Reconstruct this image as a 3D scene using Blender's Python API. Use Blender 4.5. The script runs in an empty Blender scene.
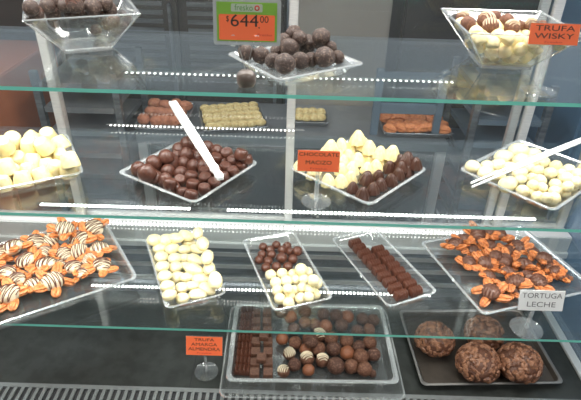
import bpy, bmesh, math, random
from mathutils import Vector, Matrix, noise
R = math.radians
random.seed(7)
sc = bpy.context.scene
COL = sc.collection

# ------------------------------------------------------------------ camera
F_PX, PITCH, ROLL = 516.0, 31.7, 1.72
cam_d = bpy.data.cameras.new('camera'); cam = bpy.data.objects.new('camera', cam_d); COL.objects.link(cam)
cam_d.lens = F_PX / 581 * 36; cam_d.sensor_width = 36; cam_d.clip_start = .02
CAM = Vector((0, 0, 1.55))
CM = Matrix.Rotation(R(90 - PITCH), 4, 'X') @ Matrix.Rotation(R(ROLL), 4, 'Z')
cam.matrix_world = Matrix.Translation(CAM) @ CM
sc.camera = cam
C3 = CM.to_3x3()

def ray(px, py): return C3 @ Vector(((px - 290.5) / F_PX, (200 - py) / F_PX, -1))
def onz(px, py, z):
    d = ray(px, py); return CAM + d * ((z - CAM.z) / d.z)
def ony(px, py, y):
    d = ray(px, py); return CAM + d * (y / d.y)
def depth(p): return -(C3.inverted() @ (p - CAM)).z

# heights of the case
S1, S2, S3, DECK = 1.256, 1.010, 0.721, 0.45
YF, YB = .80, 1.185
BACK = 1.215
XL, XR = -1.15, .80

# ------------------------------------------------------------------ materials
MATS = {}
def nt(name):
    m = bpy.data.materials.new(name); m.use_nodes = True
    t = m.node_tree; t.nodes.clear()
    out = t.nodes.new('ShaderNodeOutputMaterial')
    MATS[name] = m
    return m, t, out
def pbr(name, col, rough=.5, metal=0, col2=None, scale=40, bump=0, bscale=200, sss=0, coat=0, spec=.5, lo=.4, hi=.6, wave=None):
    m, t, out = nt(name)
    b = t.nodes.new('ShaderNodeBsdfPrincipled')
    b.inputs['Base Color'].default_value = (*col, 1); b.inputs['Roughness'].default_value = rough
    b.inputs['Metallic'].default_value = metal; b.inputs['Coat Weight'].default_value = coat
    b.inputs['Specular IOR Level'].default_value = spec
    if sss:
        b.inputs['Subsurface Weight'].default_value = sss
        b.inputs['Subsurface Radius'].default_value = (.6, .4, .2); b.inputs['Subsurface Scale'].default_value = .01
    tc = t.nodes.new('ShaderNodeTexCoord')
    if col2:
        if wave:
            mp = t.nodes.new('ShaderNodeMapping'); mp.inputs['Scale'].default_value = wave
            t.links.new(tc.outputs['Object'], mp.inputs[0])
            n = t.nodes.new('ShaderNodeTexNoise'); t.links.new(mp.outputs[0], n.inputs['Vector'])
        else:
            n = t.nodes.new('ShaderNodeTexNoise'); t.links.new(tc.outputs['Object'], n.inputs['Vector'])
        n.inputs['Scale'].default_value = scale; n.inputs['Detail'].default_value = 4
        r = t.nodes.new('ShaderNodeValToRGB'); r.color_ramp.elements[0].position = lo; r.color_ramp.elements[1].position = hi
        r.color_ramp.elements[0].color = (*col, 1); r.color_ramp.elements[1].color = (*col2, 1)
        t.links.new(n.outputs['Fac'], r.inputs[0]); t.links.new(r.outputs[0], b.inputs['Base Color'])
    if bump:
        n2 = t.nodes.new('ShaderNodeTexNoise'); n2.inputs['Scale'].default_value = bscale
        t.links.new(tc.outputs['Object'], n2.inputs['Vector'])
        bp = t.nodes.new('ShaderNodeBump'); bp.inputs['Strength'].default_value = bump; bp.inputs['Distance'].default_value = .002
        t.links.new(n2.outputs['Fac'], bp.inputs['Height']); t.links.new(bp.outputs[0], b.inputs['Normal'])
    t.links.new(b.outputs[0], out.inputs[0])
    return m
def clear(name, tint, f0=.04, body=0.0, bodycol=(.8, .9, .9), rough=.03, gain=.96, gcol=(1, 1, 1)):
    """thin clear sheet: transparent + schlick reflection + a little scatter"""
    m, t, out = nt(name)
    tr = t.nodes.new('ShaderNodeBsdfTransparent'); tr.inputs[0].default_value = (*tint, 1)
    gl = t.nodes.new('ShaderNodeBsdfGlossy'); gl.inputs['Roughness'].default_value = rough; gl.inputs[0].default_value = (*gcol, 1)
    lw = t.nodes.new('ShaderNodeLayerWeight'); lw.inputs[0].default_value = .5
    pw = t.nodes.new('ShaderNodeMath'); pw.operation = 'POWER'; pw.inputs[1].default_value = 4.5
    ml = t.nodes.new('ShaderNodeMath'); ml.operation = 'MULTIPLY_ADD'; ml.inputs[1].default_value = gain; ml.inputs[2].default_value = f0
    t.links.new(lw.outputs['Facing'], pw.inputs[0]); t.links.new(pw.outputs[0], ml.inputs[0])
    base = tr
    if body:
        df = t.nodes.new('ShaderNodeBsdfDiffuse'); df.inputs[0].default_value = (*bodycol, 1)
        mx0 = t.nodes.new('ShaderNodeMixShader'); mx0.inputs[0].default_value = body
        t.links.new(tr.outputs[0], mx0.inputs[1]); t.links.new(df.outputs[0], mx0.inputs[2]); base = mx0
    mx = t.nodes.new('ShaderNodeMixShader')
    t.links.new(ml.outputs[0], mx.inputs[0]); t.links.new(base.outputs[0], mx.inputs[1]); t.links.new(gl.outputs[0], mx.inputs[2])
    t.links.new(mx.outputs[0], out.inputs[0])
    return m
def emit(name, col, s):
    m, t, out = nt(name)
    e = t.nodes.new('ShaderNodeEmission'); e.inputs[0].default_value = (*col, 1); e.inputs[1].default_value = s
    t.links.new(e.outputs[0], out.inputs[0]); return m

GLASS = clear('shelf_glass', (.955, .98, .975), .08, .005, (.6, .75, .78), .02)
EDGE = pbr('glass_edge_teal', (.22, .74, .60), .15, coat=.5)
PANE = clear('door_glass', (.95, .965, .97), .04, .015, (.7, .76, .8), .02, gain=.7)
PLAS = clear('clear_plastic', (.965, .97, .97), .06, .022, (.9, .93, .93), .06)
RIM = clear('clear_rim_highlight', (.93, .96, .96), .26, .24, (.95, .97, .97), .12)  # white body colour paints the LED highlights onto rims and edges
ACR = clear('clear_acrylic', (.93, .95, .95), .14, .05, (.95, .97, .97), .05)
STEMM = clear('clear_acrylic_stem', (.93, .95, .95), .2, .22, (.95, .97, .97), .05)
ALU = pbr('brushed_aluminium', (.74, .74, .72), .35, .6, (.62, .62, .62), 30, wave=(1, 1, 40))
ALUW = pbr('bright_aluminium', (.80, .81, .81), .3, .4)
STEEL = pbr('dull_steel', (.22, .24, .26), .35, .7, (.13, .145, .16), 6, wave=(1, 1, 12))
DECKM = pbr('dark_steel_deck', (.052, .056, .052), .36, .5, (.038, .041, .038), 14, wave=(2, 2, 1))
GRILLE = pbr('grille_grey', (.20, .21, .21), .45, .5)
SHEET = pbr('worn_baking_steel', (.11, .09, .075), .42, .6, (.075, .062, .052), 12)
DARK = pbr('dark_gap', (.02, .02, .022), .6)
LED = emit('led_and_glint_glow', (1, .985, .94), 7)
LEDD = emit('led_and_glint_glow_dim', (1, .98, .93), 3.2)
DCH = pbr('dark_chocolate', (.062, .026, .017), .33, spec=.5, col2=(.06, .024, .014), scale=3, bump=.25, bscale=5)
MCH = pbr('milk_chocolate', (.115, .042, .025), .33, col2=(.085, .03, .018), scale=3, bump=.2, bscale=5)
BCH = pbr('bonbon_chocolate', (.095, .036, .023), .3, col2=(.07, .026, .017), scale=3, bump=.2, bscale=5)
WCH = pbr('white_chocolate', (.83, .70, .35), .42, sss=.08, col2=(.85, .74, .44), scale=2, bump=.15, bscale=4)
WCH2 = pbr('ivory_chocolate', (.84, .73, .40), .42, sss=.08, col2=(.85, .76, .49), scale=2, bump=.15, bscale=4)
YCH = pbr('yellow_bonbon', (.84, .72, .40), .45, sss=.1)
TRF = pbr('truffle_shell', (.075, .028, .016), .65, col2=(.24, .13, .085), scale=4.5, bump=1, bscale=9, lo=.5, hi=.68)
TRF2 = pbr('truffle_cocoa', (.105, .038, .019), .65, col2=(.24, .11, .062), scale=5, bump=1, bscale=9, lo=.45, hi=.68)
TRF3 = pbr('truffle_smooth_tan', (.26, .09, .04), .5, col2=(.20, .07, .03), scale=4, bump=.3, bscale=8)
TDRK = pbr('truffle_dark', (.038, .018, .012), .5, col2=(.17, .115, .085), scale=4, bump=1, bscale=9, lo=.52, hi=.68)
PEC = pbr('pecan_nut', (.82, .33, .11), .4, col2=(.58, .18, .055), scale=4, bump=.6, bscale=7)
PECD = pbr('pecan_nut_brown', (.72, .27, .09), .4, col2=(.44, .13, .04), scale=4, bump=.6, bscale=7)
DRZW = pbr('white_drizzle', (.80, .70, .50), .45)
DRZB = pbr('brown_drizzle', (.13, .052, .034), .35)
CARM = pbr('caramel_choc', (.17, .082, .052), .38, bump=.3, bscale=4)
NUT = pbr('chopped_nut', (.33, .155, .085), .42, col2=(.13, .052, .028), scale=3, lo=.4, hi=.62)
NUTB = pbr('nut_ball_choc', (.11, .045, .026), .45, bump=.8, bscale=8)
ORG = pbr('orange_card', (.98, .18, .06), .6)
GRN = pbr('green_card', (.20, .42, .045), .6)
WHT = pbr('white_card', (.78, .79, .78), .5)
INK = pbr('dark_ink', (.05, .025, .02), .6)
INKR = pbr('red_ink', (.62, .05, .03), .6)
INKG = pbr('grey_ink', (.17, .17, .17), .6)
TONG = pbr('white_plastic', (.88, .89, .88), .35)
WIRE = pbr('steel_wire', (.5, .5, .48), .3, .8)
CORK = pbr('clip_base_tan', (.10, .072, .058), .35, coat=.4)

# ------------------------------------------------------------------ mesh helpers
def mk(name, bm, mats, parent=None, smooth=True, loc=None, rotz=None):
    me = bpy.data.meshes.new(name)
    bmesh.ops.recalc_face_normals(bm, faces=bm.faces)
    bm.to_mesh(me); bm.free()
    if not isinstance(mats, (list, tuple)): mats = [mats]
    for m in mats: me.materials.append(m)
    if smooth:
        for p in me.polygons: p.use_smooth = True
        me.set_sharp_from_angle(angle=R(40))
    o = bpy.data.objects.new(name, me); COL.objects.link(o)
    if parent: o.parent = parent
    if loc is not None: o.location = loc
    if rotz is not None: o.rotation_euler = (0, 0, rotz)
    return o
def tag(o, label=None, cat=None, group=None, kind=None):
    if label: o['label'] = label
    if cat: o['category'] = cat
    if group: o['group'] = group
    if kind: o['kind'] = kind
    return o
def empty(name, loc, rz=0):
    o = bpy.data.objects.new(name, None); o.location = loc; o.rotation_euler = (0, 0, rz); o.empty_display_size = .02
    COL.objects.link(o); return o
def bx(bm, x0, x1, y0, y1, z0, z1, mi=0, bev=0):
    r = bmesh.ops.create_cube(bm, size=1)
    vs = r['verts']
    for v in vs:
        v.co = Vector(((x0 + x1) / 2 + v.co.x * (x1 - x0), (y0 + y1) / 2 + v.co.y * (y1 - y0), (z0 + z1) / 2 + v.co.z * (z1 - z0)))
    fs = set(f for v in vs for f in v.link_faces)
    for f in fs: f.material_index = mi
    if bev:
        es = list(set(e for v in vs for e in v.link_edges))
        bmesh.ops.bevel(bm, geom=es, offset=bev, segments=2, affect='EDGES')
    return vs
def box(name, x0, x1, y0, y1, z0, z1, m, parent=None, bev=0):
    bm = bmesh.new(); bx(bm, x0, x1, y0, y1, z0, z1, 0, bev); return mk(name, bm, m, parent, smooth=bool(bev))
def rrl(hx, hy, r, z, seg=4, cx=0, cy=0):
    r = min(r, hx * .99, hy * .99); out = []
    for (sx, sy, a0) in ((1, 1, 0), (-1, 1, 90), (-1, -1, 180), (1, -1, 270)):
        for k in range(seg + 1):
            a = R(a0 + 90 * k / seg)
            out.append(Vector((cx + sx * (hx - r) + r * math.cos(a), cy + sy * (hy - r) + r * math.sin(a), z)))
    return out
def loft(bm, loops, mis=None, cap0=True, cap1=True, capmi=0):
    rows = [[bm.verts.new(p) for p in L] for L in loops]
    n = len(rows[0])
    for i in range(len(rows) - 1):
        for k in range(n):
            f = bm.faces.new((rows[i][k], rows[i][(k + 1) % n], rows[i + 1][(k + 1) % n], rows[i + 1][k]))
            if mis: f.material_index = mis[i]
    if cap0: bm.faces.new(rows[0][::-1]).material_index = capmi
    if cap1: bm.faces.new(rows[-1]).material_index = capmi
def lathe(bm, prof, n=24, fl=None, cap=True):
    loops = []
    for (r, z) in prof:
        loops.append([Vector(((r * (1 + (fl(k / n, z) if fl else 0))) * math.cos(2 * math.pi * k / n), (r * (1 + (fl(k / n, z) if fl else 0))) * math.sin(2 * math.pi * k / n), z)) for k in range(n)])
    loft(bm, loops, None, cap, cap)
def tube(bm, pts, r, n=8, closed=False, mi=0):
    rows = []
    m = len(pts)
    for i, p in enumerate(pts):
        a = pts[(i - 1) % m] if closed or i > 0 else p
        b = pts[(i + 1) % m] if closed or i < m - 1 else p
        d = (b - a).normalized()
        up = Vector((0, 0, 1)) if abs(d.z) < .9 else Vector((1, 0, 0))
        s = d.cross(up).normalized(); u = s.cross(d)
        rr = r(i / max(1, m - 1)) if callable(r) else r
        rows.append([bm.verts.new(p + s * rr * math.cos(2 * math.pi * k / n) + u * rr * math.sin(2 * math.pi * k / n)) for k in range(n)])
    for i in range(m if closed else m - 1):
        A, B = rows[i], rows[(i + 1) % m]
        for k in range(n):
            bm.faces.new((A[k], A[(k + 1) % n], B[(k + 1) % n], B[k])).material_index = mi
    if not closed:
        bm.faces.new(rows[0][::-1]).material_index = mi; bm.faces.new(rows[-1]).material_index = mi
def sph(bm, sub=3, sx=1, sy=1, sz=1, amp=0, fr=1, seed=0, off=(0, 0, 0)):
    r = bmesh.ops.create_icosphere(bm, subdivisions=sub, radius=1)
    for v in r['verts']:
        p = v.co.copy()
        k = 1 + amp * noise.noise(p * fr + Vector((seed * 7.3, seed * 1.7, 3)))
        v.co = Vector((p.x * sx * k + off[0], p.y * sy * k + off[1], p.z * sz * k + off[2]))
    return r['verts']

# ------------------------------------------------------------------ the room behind and around
def struct(name, x0, x1, y0, y1, z0, z1, m):
    return tag(box(name, x0, x1, y0, y1, z0, z1, m), kind='structure')
WALLM = pbr('room_wall', (.55, .60, .66), .6, col2=(.50, .55, .60), scale=1.2)
FLOORM = pbr('room_floor', (.16, .17, .18), .35, col2=(.11, .12, .13), scale=2)
CEILM = pbr('room_ceiling', (.78, .80, .82), .7)
WALLD = pbr('room_wall_dim', (.32, .31, .30), .6)
struct('floor', -3, 3, -2.5, 3, -.1, 0, FLOORM)
struct('ceiling', -3, 3, -2.5, 3, 2.8, 2.9, CEILM)
struct('wall_back', -3, 3, 3, 3.1, 0, 2.8, WALLM)
struct('wall_front', -3, 3, -2.6, -2.5, 0, 2.8, WALLD)
struct('wall_left', -3.1, -3, -2.5, 3, 0, 2.8, WALLD)
struct('wall_right', 3, 3.1, -2.5, 3, 0, 2.8, WALLD)
CEL = emit('ceiling_panel_light', (.86, .94, 1), 9.0); CELF = emit('added_shop_panel_light', (1, .98, .95), 26.0)  # shop-side panels are unseen, added to light the signs from the front
for (x, y, lb) in ((-1.3, 2.1, 'square white ceiling lamp at the left above the kitchen counter'), (1.3, 2.1, 'square white ceiling lamp at the right above the kitchen counter'),
                   (-1.3, -.9, 'added unseen square white ceiling lamp at the left on the shop side'), (1.3, -.9, 'added unseen square white ceiling lamp at the right on the shop side')):
    t = tag(empty('ceiling_lamp', (x, y, 2.8)), lb, 'lamp', 'ceiling lamps')
    box('diffuser', -.28, .28, -.28, .28, -.03, -.015, CEL if y > 0 else CELF, t)
    bm = bmesh.new()
    for a in ((-.3, .3, -.3, -.28), (-.3, .3, .28, .3), (-.3, -.28, -.28, .28), (.28, .3, -.28, .28)): bx(bm, *a, -.035, 0)
    mk('frame', bm, CEILM, t, smooth=False)

# ------------------------------------------------------------------ the display case
case = tag(empty('display_case', (0, 0, 0)), 'refrigerated glass display case with aluminium rear rail and dark steel deck', 'display case')
bm = bmesh.new(); bx(bm, XL, XR, YF - .04, BACK + .03, DECK - .03, DECK)
mk('deck', bm, DECKM, case, smooth=False)
seam = ony(186, 345, YF + .25)
box('deck_seam', -.243, -.2405, YF - .01, BACK - .005, DECK, DECK + .0006, DARK, case)
box('lower_body', XL, XR, YF - .12, BACK + .03, .02, DECK - .10, STEEL, case, .004)
box('back_panel', XL, XR, BACK, BACK + .03, DECK, .645, STEEL, case)
# panel seams and inset ledges of the back panel
bm = bmesh.new()
for z in (.505, .555, .60): bx(bm, XL, XR, BACK - .006, BACK, z, z + .012)
mk('back_panel_ribs', bm, ALU, case, smooth=False)
bm = bmesh.new()
bx(bm, XL, XR, BACK - .02, BACK + .03, .665, .715, 0, .003); bx(bm, XL, XR, BACK - .028, BACK + .03, .645, .665, 0, .002)
mk('rear_rail', bm, ALUW, case)
# side glass and its frame on the right, side panel on the left (out of frame)
bm = bmesh.new(); bx(bm, XR, XR + .006, YF - .06, BACK + .03, DECK, 1.65)
SIDEG = clear('side_glass', (.80, .88, .95), .08, .22, (.42, .60, .82), .05)
mk('side_glass', bm, SIDEG, case, smooth=False)
box('side_trim', XR - .022, XR, YF - .05, BACK, DECK, DECK + .012, ALUW, case, .002)
box('end_panel', XL - .02, XL, YF - .12, BACK + .03, .02, 1.65, STEEL, case)
# air grille: slotted strip along the front of the deck
GY0, GY1 = YF - .10, YF + .055
bm = bmesh.new()
gz = DECK + .006
bx(bm, XL, XR, GY1 - .012, GY1, DECK, gz); bx(bm, XL, XR, GY0, GY0 + .014, DECK, gz)
mid = (GY0 + GY1) / 2
bx(bm, XL, XR, mid - .006, mid + .006, DECK + .001, gz)
x = XL + .01
while x < XR - .01:
    bx(bm, x, x + .0085, GY0 + .01, GY1 - .008, DECK + .001, gz - .0005); x += .0185
mk('air_grille', bm, GRILLE, case, smooth=False)
box('grille_shade_sheet', XL, XR, GY0 + .005, GY1 - .005, DECK + .0001, DECK + .0008, DARK, case)  # dark sheet painted in for the shade inside the slots
# roof of the case
box('canopy', XL, XR, YF - .02, BACK + .03, 1.62, 1.66, ALUW, case, .004)
# uprights at the rear that carry the shelves
for xx in (-1.0, -.25, .25, .75): pass

def led_row(parent, x0, x1, y, z, mat, name='led_and_glint_strip', gap=None, pitch=.0105, s=.0019, ch=True, slope=0):
    bm = bmesh.new(); n = int((x1 - x0) / pitch)
    for i in range(n):
        xx = x0 + i * pitch
        if gap and gap[0] < xx < gap[1]: continue
        bx(bm, xx - s, xx + s, y - s * 1.4, y + s * 1.4, z - .0015, z + .0005)
    o = mk('led_and_glint_dots', bm, mat, None, smooth=False)
    c = box(name, x0 - .01, x1 + .01, y - .003, y + .003, z + .0006, z + .0022, STRIP, parent)
    o.parent = c; o['kind'] = 'stuff'
    return c
STRIP = clear('led_and_glint_tape', (.9, .92, .92), .03, .06, (.9, .9, .88), .3, gain=.3)

def shelf(z, label, thick=.0065):
    t = tag(empty('glass_shelf', (0, 0, z)), label, 'shelf', None)
    bm = bmesh.new(); bx(bm, XL + .01, XR - .01, YF, YB, -thick, 0)
    for f in bm.faces:
        if f.normal.y < -.5: f.material_index = 1
    mk('glass_pane', bm, [GLASS, EDGE], t, smooth=False)
    return t
sh1 = shelf(S1, 'top glass shelf with teal front edge under the two square bowls')
sh2 = shelf(S2, 'middle glass shelf with teal front edge and bright light strip under the four heaped plates')
sh3 = shelf(S3, 'lowest glass shelf with teal front edge under the five long trays')
# light strips, and glowing dot rows for their reflections at the back
def row_at(parent, pxa, pxb, py, z, zoff, mat, **k):
    p = onz(290, py, z)
    xa = onz(pxa, py, z).x; xb = onz(pxb, py, z).x
    return led_row(parent, xa, xb, p.y, zoff, mat, **k)
row_at(sh1, 122, 455, 77, S1 - .012, -.012, LEDD)
g = (onz(190, 208, S2 - .012).x, onz(226, 210, S2 - .012).x)
row_at(sh2, 36, 536, 211.5, S2 - .012, -.012, LED, gap=g, pitch=.0078, s=.0024)
led_row(case, -.46, .02, BACK - .012, S2 + .004, LEDD, s=.002)  # glowing dots stand in for LED reflections in the door glass
led_row(case, -.60, .50, BACK - .026, .725, LED, s=.0018)  # LED reflection above the rail, built as glowing dots
led_row(case, -.60, .45, BACK - .012, .478, LED, s=.003, pitch=.0115)

# rear sliding doors
def door(x0, x1, y, label):
    t = tag(empty('sliding_door', ((x0 + x1) / 2, y, .715)), label, 'door', 'rear sliding doors')
    h = (x1 - x0) / 2
    bm = bmesh.new(); bx(bm, -h + .01, h - .01, -.002, .002, .01, .90)
    mk('glass_pane', bm, PANE, t, smooth=False)
    bm = bmesh.new()
    bx(bm, -h, -h + .021, -.008, .008, 0, .905, 0, .002)
    mk('stile', bm, ALU, t)
    bm = bmesh.new(); bx(bm, h - .021, h, -.008, .008, 0, .905, 0, .002); mk('stile', bm, ALU, t)
    bm = bmesh.new(); bx(bm, -h + .021, h - .021, -.007, .007, 0, .014, 0, .002); mk('bottom_rail', bm, ALU, t)
    bm = bmesh.new(); bx(bm, -h + .021, h - .021, -.007, .007, .89, .905, 0, .002); mk('top_rail', bm, ALU, t)
    return t
door(-1.14, -.585, BACK + .010, 'aluminium framed rear sliding door at the left end of the case')
door(-.608, .006, BACK + .028, 'aluminium framed rear sliding door left of the centre post')
door(-.016, .60, BACK + .010, 'aluminium framed rear sliding door right of the centre post')
door(.555, .79, BACK + .028, 'narrow aluminium framed rear sliding door at the right end')

# ------------------------------------------------------------------ fitted rectangles
def rect(px, z, order='BL'):
    """px: corners BL, BR, FR, FL in the photograph; returns centre, hx, hy, angle"""
    P = [onz(a, b, z) for a, b in px]
    c = sum(P, Vector()) / 4
    u = ((P[1] - P[0]) + (P[2] - P[3])) / 2; v = ((P[0] - P[3]) + (P[1] - P[2])) / 2
    a1 = math.atan2(u.y, u.x); a2 = math.atan2(v.y, v.x) - math.pi / 2
    while a2 - a1 > math.pi: a2 -= 2 * math.pi
    while a1 - a2 > math.pi: a2 += 2 * math.pi
    print('RECT', [round(k, 3) for k in (c.x, c.y, u.length, v.length, math.degrees(a1), math.degrees(a2))])
    return c, u.length / 2, v.length / 2, (a1 + a2) / 2

def tray(name, px, zs, h, label, cat, slope=.012, lip=.005, r=.014, t=.0025, mats=None, inset=None, foot=0, group=None):
    c, hx, hy, a = rect(px, zs + h)
    s = slope
    bm = bmesh.new()
    L = [rrl(hx - s - lip, hy - s - lip, r * .8, 0), rrl(hx - lip, hy - lip, r, h - .0015), rrl(hx, hy, r, h - .002), rrl(hx, hy, r, h),
         rrl(hx - lip * .8, hy - lip * .8, r, h + .0008), rrl(hx - lip - t, hy - lip - t, r, h - .002), rrl(hx - s - lip - t, hy - s - lip - t, r * .8, t)]
    loft(bm, L, [0, 1, 1, 1, 1, 0])
    o = mk(name, bm, mats or [PLAS, RIM], None)
    o.location = (c.x, c.y, zs + .0005); o.rotation_euler = (0, 0, a)
    tag(o, label, cat, group)
    def inside(p, rr):
        d = p - Vector((c.x, c.y, zs)); q = Matrix.Rotation(-a, 3, 'Z') @ d
        w = min(1, max(0, (q.z) / h)) if h else 1
        bxx = hx - s - lip - t + s * w; byy = hy - s - lip - t + s * w
        if q.z > h + rr * .3: bxx += rr * .3; byy += rr * .3
        return abs(q.x) < bxx - rr * .93 and abs(q.y) < byy - rr * .93
    return dict(o=o, c=c, hx=hx, hy=hy, a=a, z=zs + .0005 + t, inside=inside, h=h)

# ------------------------------------------------------------------ heaps
def solve(items, T, rscale=1.0, tol=.9, zsq=1.0, maxup=.11):
    """items: (px, py, rpx[, extra]) ; keeps each on its line of sight, rests it on the tray or on its neighbours"""
    out = []
    order = sorted(range(len(items)), key=lambda i: -items[i][1])
    placed = []
    for i in order:
        px, py, rp = items[i][:3]
        p0 = onz(px, py, T['z'] + .015); r = rp * depth(p0) / F_PX * rscale
        best = None; k = 0
        while k < maxup:
            z = T['z'] + r * zsq + k
            p = onz(px, py, z)
            ok = T['inside'](p, r)
            if ok:
                for (q, rq) in placed:
                    d = p - q; d = Vector((d.x, d.y, d.z / zsq))
                    if d.length < tol * (r + rq): ok = False; break
            if ok: best = p; break
            k += .002
        if best is None:
            # walk towards the tray centre until it fits
            for f in range(1, 20):
                for kk in range(0, 30):
                    z = T['z'] + r * zsq + kk * .003
                    p = onz(px, py, z); p = p.lerp(Vector((T['c'].x, T['c'].y, z)), f / 20)
                    if T['inside'](p, r) and all(Vector(((p - q).x, (p - q).y, (p - q).z / zsq)).length >= tol * (r + rq) for q, rq in placed):
                        best = p; break
                if best: break
        if best is None: print('DROP', i, items[i]); continue
        placed.append((best, r)); out.append((i, best, r))
    out.sort()
    return out

def zone_labels(pts, fmt):
    """pts: image positions. the outermost five pieces get labels of their own, the rest one per part of the heap"""
    n = len(pts); lab = [None] * n
    ids = list(range(n))
    def take(key, text):
        i = min((j for j in ids if lab[j] is None), key=key); lab[i] = fmt.replace('@', text)
    if n > 6:
        take(lambda j: pts[j][0], 'at the left tip'); take(lambda j: -pts[j][0], 'at the right tip')
        take(lambda j: -pts[j][1], 'at the front tip'); take(lambda j: pts[j][1], 'at the very back')
    cx = sum(p[0] for p in pts) / n; cy = sum(p[1] for p in pts) / n
    sx = max(abs(p[0] - cx) for p in pts) + 1e-6; sy = max(abs(p[1] - cy) for p in pts) + 1e-6
    for j in ids:
        if lab[j]: continue
        u = (pts[j][0] - cx) / sx; v = (pts[j][1] - cy) / sy
        if abs(u) < .3 and abs(v) < .3: w = 'in the middle'
        elif abs(u) > abs(v): w = 'among the left ones' if u < 0 else 'among the right ones'
        else: w = 'among the back ones' if v < 0 else 'among the front ones'
        lab[j] = fmt.replace('@', w)
    return lab

def clone(src, name=None):
    o = src.copy(); COL.objects.link(o)
    for ch in list(src.children):
        c = ch.copy(); COL.objects.link(c); c.parent = o; c.matrix_parent_inverse = ch.matrix_parent_inverse.copy()
    return o
USED = set()
def inst(src, loc, r, rot, label, cat, group):
    """first use moves the source itself, later ones copy it"""
    o = src if src.name not in USED else clone(src)
    USED.add(o.name); USED.add(src.name)
    o.location = loc; o.scale = (r, r, r) if not isinstance(r, tuple) else r; o.rotation_euler = rot
    for k in ('label', 'category', 'group', 'kind'):
        if k in o: del o[k]
    return tag(o, label, cat, group)

# unit-size sweets (radius 1), scaled to size when placed
def m_truffle(name, mat, seed, drz=None, dw=.048):
    bm = bmesh.new(); sph(bm, 3, 1, 1, .95, .10, 2.2, seed)
    for v in bm.verts: v.co *= 1 + .05 * noise.noise(v.co * 9)
    o = mk(name, bm, mat)
    if drz:
        bm = bmesh.new(); rnd = random.Random(seed); ang = rnd.uniform(0, 3)
        pts = []; n = 90
        for i in range(n):
            t = i / (n - 1); u = -.85 + 1.7 * t; w = .85 * math.sin(i * .40) * math.sqrt(max(0.02, 1 - u * u))
            zz = math.sqrt(max(.02, 1 - u * u - w * w * .98))
            p = Vector((u * math.cos(ang) - w * math.sin(ang), u * math.sin(ang) + w * math.cos(ang), zz)).normalized() * 1.045
            pts.append(p)
        tube(bm, pts, dw, 5); mk('drizzle', bm, drz, o)
    return o
def m_dome(name, mat, sq=1.0):
    bm = bmesh.new()
    prof = [(.001, -.62), (.86, -.62), (.97, -.5), (1, -.25), (.98, 0), (.9, .3), (.74, .6), (.5, .82), (.25, .93), (.001, .96)]
    lathe(bm, prof, 22); bmesh.ops.scale(bm, vec=(1, 1, sq), verts=bm.verts); return mk(name, bm, mat)
def m_barrel(name, mat):
    bm = bmesh.new()
    prof = [(.001, -.75), (.78, -.75), (.9, -.62), (.97, -.2), (.93, .35), (.85, .62), (.7, .74), (.45, .7), (.3, .74), (.001, .76)]
    lathe(bm, prof, 22); return mk(name, bm, mat)
def m_frustum(name, mat, seed):
    bm = bmesh.new()
    prof = [(.001, -.85), (.93, -.85), (1.04, -.72), (1.0, -.35), (.88, .2), (.74, .70), (.66, .80), (.55, .84), (.001, .85)]
    lathe(bm, prof, 22)
    for v in bm.verts: v.co *= 1 + .05 * noise.noise(v.co * 1.5 + Vector((seed, 0, 0)))
    return mk(name, bm, mat)
def m_cone(name, mat):
    bm = bmesh.new()
    prof = [(.001, -.9), (.98, -.9), (1.06, -.78), (.98, -.42), (.80, .05), (.55, .52), (.36, .82), (.18, .93), (.001, .95)]
    lathe(bm, prof, 32, lambda t, z: .085 * math.cos(8 * 2 * math.pi * t) * (1 if z < 1 else .3)); return mk(name, bm, mat)
def m_egg(name, mat, ridge=0, el=1.25):
    bm = bmesh.new(); n, m = 28, 16; loops = []
    for i in range(m + 1):
        a = math.pi * i / m; x = -math.cos(a) * el
        rr = math.sin(a) * (1 - .12 * x / el) * .98
        rr = max(rr, .002)
        loops.append([Vector((x, rr * math.cos(2 * math.pi * k / n) * (1 + ridge * math.cos(7 * 2 * math.pi * k / n)), rr * .92 * math.sin(2 * math.pi * k / n) * (1 + ridge * math.cos(7 * 2 * math.pi * k / n)))) for k in range(n)])
    loft(bm, loops); return mk(name, bm, mat)
def m_ball(name, mat):
    bm = bmesh.new(); sph(bm, 3, 1, 1, .97, .03, 2, 1); return mk(name, bm, mat)
def m_pecan_bm(bm, L, W, pos, yaw, tilt):
    n, m = 28, 9; loops = []
    M = Matrix.Translation(pos) @ Matrix.Rotation(yaw, 4, 'Z') @ Matrix.Rotation(-tilt, 4, 'Y')
    for i in range(m + 1):
        a = math.pi * i / m; x = -math.cos(a) * L
        rr = max(math.sin(a) ** .8, .02) * W
        loops.append([M @ Vector((x, rr * math.cos(2 * math.pi * k / n) * (1 + .20 * math.cos(7 * 2 * math.pi * k / n)), rr * .72 * math.sin(2 * math.pi * k / n) * (1 + .20 * math.cos(7 * 2 * math.pi * k / n)))) for k in range(n)])
    loft(bm, loops)
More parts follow.
